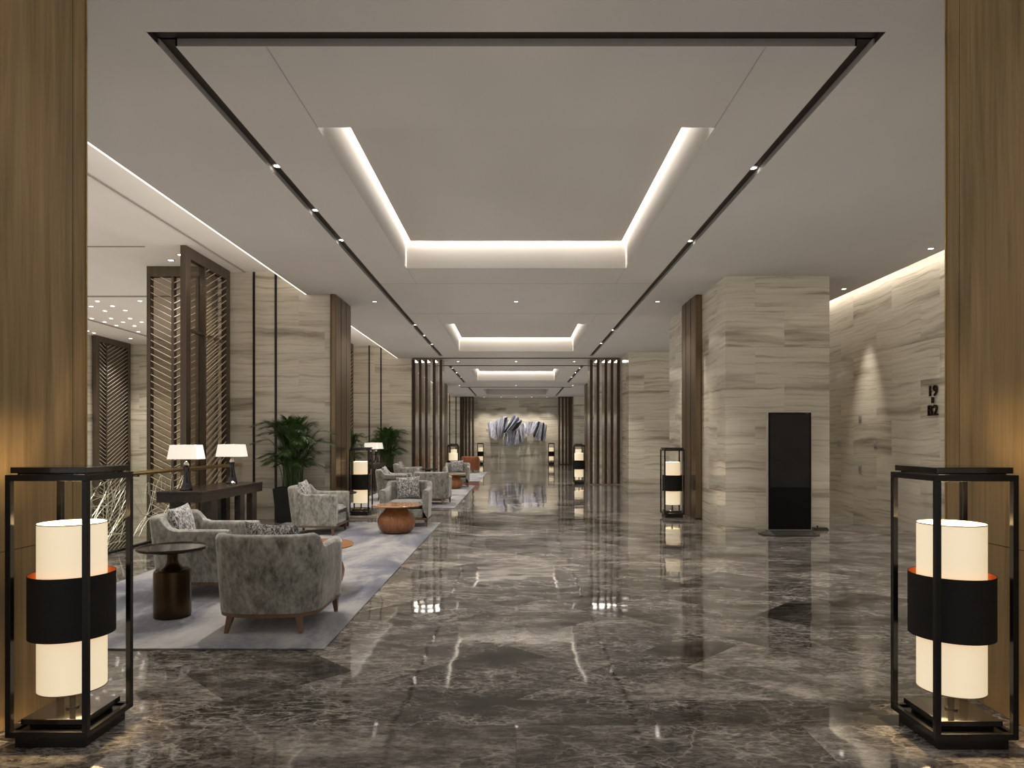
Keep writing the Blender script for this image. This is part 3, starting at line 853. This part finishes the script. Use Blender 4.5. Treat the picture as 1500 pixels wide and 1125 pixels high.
# ------------------------------------------------------------------ palms
def make_palm(label, seed=3):
    rnd = random.Random(seed)
    t = thing('potted_palm', label, 'potted plant', group='potted bamboo palms')
    bm = NB(); a, b, h = .245, .30, .63
    sq = lambda s, z: [(-s,-s,z), (s,-s,z), (s,s,z), (-s,s,z)]
    prism(bm, sq(a, 0), sq(b, h)); link('pot', bm, M['pot'], t, bevel=.012)
    bm = NB(); box(bm, -.27, .27, -.27, .27, h+.0005, h+.014); link('soil', bm, M['soil'], t)
    bs = NB(); bl = NB()
    def leaflet(p, d, up, L, w):
        d = d.normalized(); s = d.cross(up)
        if s.length < .01: return
        s.normalize()
        q = [p, p+d*L*.35+s*w, p+d*L+Vector((0,0,-L*.18)), p+d*L*.35-s*w]
        v = [bl.verts.new(x) for x in q]; bl.faces.new(v)
    for i in range(64):
        a = rnd.uniform(0, 2*PI); r0 = rnd.uniform(0, .2)
        out = rnd.uniform(.12, .66)**1.0; top = rnd.uniform(.5, 1.36) if i > 10 else rnd.uniform(1.1, 1.38)
        if i < 11: out *= .7
        p0 = Vector((r0*math.cos(a), r0*math.sin(a), h))
        dirv = Vector((math.cos(a), math.sin(a)*(.28 if math.sin(a) > 0 else .85), 0))
        curve = []
        for k in range(15):
            s = k/14
            z = h + top*(1-(1-s)**1.7) - .16*max(0, s-.7)/.3*out*2
            curve.append(p0 + dirv*(out*(s**2.2)) + Vector((0,0,z-h)))
        tube(bs, curve, [.009*(1-.75*k/14) for k in range(15)], 5)
        for k in range(7, 15):
            for e in range(4):
                s = (k + e/4)/14
                if s > 1: continue
                i0 = min(13, int(s*14)); f = s*14-i0; pos = curve[i0].lerp(curve[i0+1], f)
                tan = (curve[i0+1]-curve[i0]).normalized()
                side = tan.cross(Vector((0,0,1)));
                if side.length < .05: side = Vector((-math.sin(a), math.cos(a), 0))
                side.normalize()
                u = (s-.43)/.57
                L = .31*math.sin(PI*(.22+.7*u))*rnd.uniform(.75, 1.15)
                for sg in (-1, 1):
                    d = side*sg*.7 + tan*1.05 + Vector((0,0,rnd.uniform(-.25, .2)))
                    if pos.y + d.normalized().y*L > .31: d.y = -abs(d.y)*.4
                    leaflet(pos, d, side.cross(tan) + Vector((rnd.uniform(-.3,.3),)*3), L, .0065)
    link('stems', bs, M['cane'], t, smooth=True); link('foliage', bl, M['leaf'], t)
    return t
pm = make_palm('tall potted palm beside the first console in a black planter'); pm.location = (-4.16, 12.78, 0)
q = dup(pm, (-4.30, 22.82, 0), 0, 'potted palm beside the second console near the left fins'); q.scale = (-1, 1, 1)
q = dup(pm, (-4.92, 20.0, 0), R(200), 'palm glimpsed past the edge of the left bronze column'); q.scale = (.75, .75, .92)

# ------------------------------------------------------------------ fin screens
def make_fins(label, sx, y0, y1, mat, xs, yd=.77):
    t = thing('fin_screen', label, 'bronze fin screen', group='bronze fin screens')
    for x in xs:
        bm = NB(); box(bm, sx*x-.047, sx*x+.047, y0, y0+yd, .03, Z0-.03)
        bm.faces.ensure_lookup_table()
        for fc in bm.faces:
            if abs(fc.calc_center_median().x-sx*x) > .04: fc.material_index = 1
        f = link('fin', bm, [M['finedge'], mat], t)
    a, b = sorted((sx*(xs[0]-.047), sx*(xs[-1]+.047)))
    bm = NB(); box(bm, a, b, y0+.03, y0+yd-.03, 0, .0295); link('base_track', bm, mat, t)
    bm = NB(); box(bm, a, b, y0+.03, y0+yd-.03, Z0-.0295, Z0-.001); link('top_track', bm, mat, t)
    return t
FX = [2.58, 2.81, 3.08, 3.29, 3.505]
make_fins('row of tall bronze fins beside the left end of the second rug', -1, 23.4, 24.2, M['fin'], FX)
make_fins('row of tall bronze fins joining the right marble block', 1, 23.4, 24.2, M['fin'], FX)
make_fins('dark distant fins left of the wall sculpture', -1, 43.3, 44, M['darkbronze'], [2.75, 2.98, 3.2, 3.40, 3.5], .7)
make_fins('dark distant fins right of the wall sculpture', 1, 43.3, 44, M['darkbronze'], [2.75, 2.98, 3.2, 3.40, 3.5], .7)

for sx in (-1, 1): area('fin_light', (sx*3.04, 23.8, Z0-.034), (0,0,0), 1.0, .66, 28, WARM)

# ------------------------------------------------------------------ lattice screens
def lattice(label, origin, rz, width, z0, z1, chev, post=.09, glass=None, midrail=None, thick=.1, mull=()):
    """screen lies in local XZ plane from x=0..width; chev = list of (x0,x1,slope)"""
    t = thing('lattice_screen', label, 'lattice screen', origin, rz, 'bronze lattice screens')
    bm = NB(); h = thick/2
    box(bm, 0, post, -h, h, z0, z1); box(bm, width-post, width, -h, h, z0, z1)
    box(bm, post, width-post, -h, h, z1-.19, z1); box(bm, post, width-post, -h, h, z0, z0+.12)
    for m in mull: box(bm, m-.025, m+.025, -h*.9, h*.9, z0+.12, z1-.19)
    if midrail: box(bm, post, width-post, -h*.8, h*.8, midrail-.02, midrail+.02)
    link('frame', bm, M['screen'], t, bevel=.004)
    if glass:
        bm = NB(); box(bm, post, width-post, h*.2, h*.2+.008, z0+.12, z1-.19); link('glass_panel', bm, M['tint'], t)
    if not glass:
        bm = NB(); box(bm, post, width-post, h*.5, h*.7, z0+.12, z1-.19); link('back_panel', bm, M['screen'], t)
    bm = NB()
    zt, zb = z1-.19, z0+.12
    for (x0, x1, sl) in chev:
        z = zb - abs(sl)*(x1-x0)
        while z < zt:
            za, zc = z, z + sl*(x1-x0) if sl > 0 else z
            if sl > 0: a, c = z, z + sl*(x1-x0)
            else: a, c = z - sl*(x1-x0), z
            # clip
            def at(f): return a + (c-a)*f
            f0, f1 = 0.0, 1.0
            if a != c:
                for lim in (zb, zt):
                    f = (lim-a)/(c-a)
                    if 0 < f < 1:
                        low_ok = zb <= at(0) <= zt
                        if low_ok: f1 = min(f1, f)
                        else: f0 = max(f0, f)
            m = (at(f0)+at(f1))/2
            if zb <= m <= zt and f1-f0 > .02:
                xa, xb = x0+(x1-x0)*f0, x0+(x1-x0)*f1; pa, pc = at(f0), at(f1)
                for yy in (-.045, .032):
                    prism(bm, [(xa, yy, pa-.006), (xa, yy+.013, pa-.006), (xa, yy+.013, pa+.006), (xa, yy, pa+.006)],
                              [(xb, yy, pc-.006), (xb, yy+.013, pc-.006), (xb, yy+.013, pc+.006), (xb, yy, pc+.006)])
            z += .127
    link('lattice_bars', bm, M['bar'], t)
    return t
# screen in the plane x = -5.5 (local x along +Y)
lattice('tall lattice screen in side view before the first marble wing wall', (-5.52, 11.32, 0), R(90), 1.74, 0.002, ZL-.003, [(.74, 1.64, .51)], .16, True, 3.37, .1, (.72,))
lattice('chevron lattice screen facing us at the atrium edge', (-6.87, 12.75, 0), 0, 1.28, -4.49, ZL-.003, [(.07, .455, -.51), (.505, .90, .51)], .07, True, None, .12, (.48, .93))
lattice('lattice screen glimpsed past the left bronze column', (-5.52, 21.1, 0), R(90), 1.85, 0.002, ZL-.003, [(.16, 1.75, .51)], .10, True, 3.37, .1)
lattice('far chevron lattice screen on the opposite atrium wall', (-12.93, 20.95, 0), R(90), 1.85, -4.49, ZL-.003, [(.16, .50, -.51), (.56, 1.7, .51)], .15, False, None, .12, (.53,))

# ------------------------------------------------------------------ balustrade
bal = thing('glass_balustrade', 'glass balustrade with a round brass handrail along the atrium edge', 'balustrade')
bm = NB(); tube(bm, [(-5.28, 3.0, 1.05), (-5.28, 8, 1.05), (-5.28, 13.08, 1.05)], .031, 18); link('handrail', bm, M['brass'], bal, smooth=True)
ys_ = [3.0, 5.1, 7.3, 9.55, 11.28]
for a, b in zip(ys_, ys_[1:]):
    bm = NB(); box(bm, -5.425, -5.413, a+.01, b-.01, .03, 1.18); gp = link('glass_panel', bm, M['glass'], bal)
    if a < 4: continue
    # scribbled fine brass lines set in the glass
    rr = random.Random(int(a*10)); b2 = NB()
    for k in range(105 if b < 11 else 26):
        y = rr.uniform(a+.05, b-.05); z = rr.uniform(.04, .8)**1.15; ang = rr.uniform(0, PI); cv = rr.uniform(-1.6, 1.6)
        P = []
        for s in range(7):
            if not (a+.02 < y < b-.02 and .04 < z < 1.0): break
            P.append((-5.430, y, z)); y += .16*math.cos(ang); z += .16*math.sin(ang); ang += cv*.16
        if len(P) > 1: tube(b2, P, .0042, 4)
    link('brass_lines', b2, M['bar'], gp)
for y in ys_[1:]:
    bm = NB(); box(bm, -5.435, -5.405, y-.007, y+.007, .0, 1.22); box(bm, -5.42, -5.30, y-.006, y+.006, 1.0, 1.012); box(bm, -5.30, -5.27, y-.006, y+.006, 1.0, 1.022)
    link('post', bm, M['blackframe'], bal)
bm = NB(); box(bm, -5.45, -5.39, 3.0, 11.29, 0.0005, .028); link('base_shoe', bm, M['blackframe'], bal)

# ------------------------------------------------------------------ wall sculpture
def ribbon(fn, nu=26, nv=16, th=.01):
    bm = NB(); lay = bm.verts.layers.float_vector.new('band')
    top = [[None]*(nv+1) for _ in range(nu+1)]; bot = [[None]*(nv+1) for _ in range(nu+1)]
    for i in range(nu+1):
        for j in range(nv+1):
            u, v = i/nu, j/nv; p = Vector(fn(u, v))
            a = bm.verts.new(p); a[lay] = (u, v, 0); b = bm.verts.new(p + Vector((0, th, 0))); b[lay] = (u, v, 0)
            top[i][j] = a; bot[i][j] = b
    for i in range(nu):
        for j in range(nv):
            bm.faces.new((top[i][j], top[i+1][j], top[i+1][j+1], top[i][j+1]))
            bm.faces.new((bot[i][j+1], bot[i+1][j+1], bot[i+1][j], bot[i][j]))
    for i in range(nu):
        bm.faces.new((top[i][0], bot[i][0], bot[i+1][0], top[i+1][0])); bm.faces.new((top[i+1][nv], bot[i+1][nv], bot[i][nv], top[i][nv]))
    for j in range(nv):
        bm.faces.new((top[0][j+1], bot[0][j+1], bot[0][j], top[0][j])); bm.faces.new((top[nu][j], bot[nu][j], bot[nu][j+1], top[nu][j+1]))
    return bm
sc = thing('wall_sculpture', 'folded ribbon sculpture in striped blue-grey metal on the far wall', 'wall sculpture', (0, 45.0, 0))
def P(zx, zy):      # sculpture drawing units -> wall metres
    px, py = zx/8.653+690, zy/8.653+590
    return ((px-756)*.045, 1.5-(py-646)*.045)
def quad(tl, tr, br_, bl_, depth, waves, ph=0, sag=0):
    A, B_, C_, D_ = P(*tl), P(*tr), P(*br_), P(*bl_)
    def f(u, v):
        tx = A[0]*(1-u)+B_[0]*u; tz = A[1]*(1-u)+B_[1]*u; bx = D_[0]*(1-u)+C_[0]*u; bz = D_[1]*(1-u)+C_[1]*u
        tz += sag*math.sin(PI*u); bz -= .16*math.sin(PI*u)
        x = tx*(1-v)+bx*v; z = tz*(1-v)+bz*v
        return (x, -.40 - 2.2*depth*(2/PI)*math.asin(.97*math.sin(waves*1.6*PI*u+ph))*(.5+.5*v) , z)
    return f
for f in (quad((215,250), (335,235), (345,430), (225,415), .12, 1.0),
          quad((325,228), (465,180), (375,420), (340,440), .16, 1.4, .3, .12),
          quad((455,185), (475,230), (415,400), (400,360), .10, 1.0, 2.2),
          quad((540,160), (650,235), (480,350), (405,365), .18, 3.2, .4, .06),
          quad((430,375), (655,325), (640,490), (440,535), .16, 2.2, .2),
          quad((600,290), (660,260), (672,480), (640,480), .10, 1.0, 1.0),
          quad((650,265), (860,240), (770,385), (680,385), .15, 1.2, .8, .05),
          quad((845,245), (880,240), (840,425), (775,400), .10, 1.0, 2.4),
          quad((870,245), (960,285), (940,480), (800,420), .14, 3.0, 0.2)):
    link('metal_ribbon', ribbon(f), M['art'], sc, smooth=True)

for f in (quad((425,195), (468,185), (430,310), (408,380), .05, 1.0, .5),  # dark ribbons stand in for the shaded hollows between the folds
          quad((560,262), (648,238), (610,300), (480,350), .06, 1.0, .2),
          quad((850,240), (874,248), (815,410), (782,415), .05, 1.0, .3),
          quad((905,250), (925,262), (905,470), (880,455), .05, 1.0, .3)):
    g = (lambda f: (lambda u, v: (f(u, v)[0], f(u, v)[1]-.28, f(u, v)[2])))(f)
    o = link('fold_shade', ribbon(g), M['artshade'], sc, smooth=True); o['label'] = 'dark ribbon painted as the shade inside a fold'

# ------------------------------------------------------------------ kiosk and wall bits
k = thing('display_kiosk', 'tall black display kiosk standing in front of the marble pier', 'display kiosk', (4.375, 10.95, 0))
bm = NB(); box(bm, -.355, .355, -.035, .035, .07, 1.965); link('casing', bm, M['silver'], k, bevel=.006)
bm = NB(); box(bm, -.342, .342, -.0385, -.0355, .085, 1.955); link('front_glass', bm, M['panelblk'], k)
bm = NB(); box(bm, -.315, .315, -.0405, -.039, .76, 1.93); link('screen', bm, M['screenblk'], k)
bm = NB(); box(bm, .262, .28, -.0405, -.039, 1.938, 1.946); box(bm, .29, .298, -.0405, -.039, 1.938, 1.946); link('sensor', bm, M['white'], k)
bm = NB()
def oct_(a, b, z, c): return [(-a+c,-b,z),(a-c,-b,z),(a,-b+c,z),(a,b-c,z),(a-c,b,z),(-a+c,b,z),(-a,b-c,z),(-a,-b+c,z)]
prism(bm, oct_(.45, .24, 0, .12), oct_(.45, .24, .018, .12)); prism(bm, oct_(.40, .19, .0185, .1), oct_(.36, .06, .069, .02)); link('base', bm, M['sbase'], k, bevel=.003)
bm = NB(); prism(bm, [(4.98,11.42,0),(5.24,11.42,0),(5.24,11.62,0),(4.98,11.62,0)], [(5.0,11.45,.05),(5.22,11.45,.05),(5.22,11.6,.05),(5.0,11.6,.05)])
box(bm, 5.10, 5.12, 11.56, 11.60, .0505, .0655)
tag(link('floor_power_box', bm, M['black'], bevel=.004), 'flat black power box on the floor right of the kiosk', 'power box')

def text_mesh(name, s, size, m, parent, loc):
    cu = bpy.data.curves.new(name, 'FONT'); cu.body = s; cu.size = size; cu.extrude = .012; cu.offset = .003; cu.space_character = 1.12; cu.align_x = 'CENTER'
    o = bpy.data.objects.new(name, cu); C.objects.link(o)
    dg = bpy.context.evaluated_depsgraph_get(); me = bpy.data.meshes.new_from_object(o.evaluated_get(dg))
    bpy.data.objects.remove(o); me.materials.clear(); me.materials.append(m)
    r = bpy.data.objects.new(name, me); C.objects.link(r); r.parent = parent; r.location = loc
    r.rotation_euler = (R(90), 0, R(-90)); return r
sg = thing('floor_number_sign', 'raised bronze floor sign reading 19 and B2 on the right marble wall', 'wall sign', (6.505, 10.66, 1.9))
text_mesh('upper_numerals', '19', .235, M['signm'], sg, (0, 0, .305))
text_mesh('lower_characters', 'B2', .235, M['signm'], sg, (0, 0, 0))
bm = NB(); box(bm, -.012, .012, -.02, .02, .192, .285); link('divider_bar', bm, M['signm'], sg)
bm = NB()
for z in (.08, .38):
    for y in (-.05, .05): box(bm, .012, .024, y-.006, y+.006, z-.006, z+.006)
link('standoff', bm, M['signm'], sg)
for y, z, lb in ((12.95, 1.93, 'highest small square plate on the right marble wall'), (12.4, 1.45, 'small square plate on the right wall, right of the others'), (13.8, 1.45, 'small square plate on the right wall beside the pier'), (12.95, .99, 'lowest small square plate on the right marble wall')):
    bm = NB(); box(bm, 6.52, 6.529, y-.06, y+.06, z-.05, z+.05); box(bm, 6.516, 6.5195, y-.025, y+.025, z-.02, z+.02)
    tag(link('wall_plate', bm, M['white'], bevel=.002), lb, 'wall plate', 'small plates on the right wall')

# ------------------------------------------------------------------ world + view
w = bpy.data.worlds.new('world'); scn.world = w; w.use_nodes = True
bg = w.node_tree.nodes['Background']; bg.inputs[0].default_value = (1.0, .95, .88, 1); bg.inputs[1].default_value = .5
scn.view_settings.view_transform = 'Standard'; scn.view_settings.look = 'None'
scn.view_settings.gamma = 1; scn.view_settings.exposure = 0.0; scn.view_settings.use_curve_mapping = False
scn.cycles.diffuse_bounces = 6; scn.cycles.glossy_bounces = 5; scn.cycles.transparent_max_bounces = 16
scn.cycles.sample_clamp_indirect = 4
scn.cycles.use_fast_gi = True; scn.cycles.fast_gi_method = "ADD"; w.light_settings.ao_factor = .36; w.light_settings.distance = 4
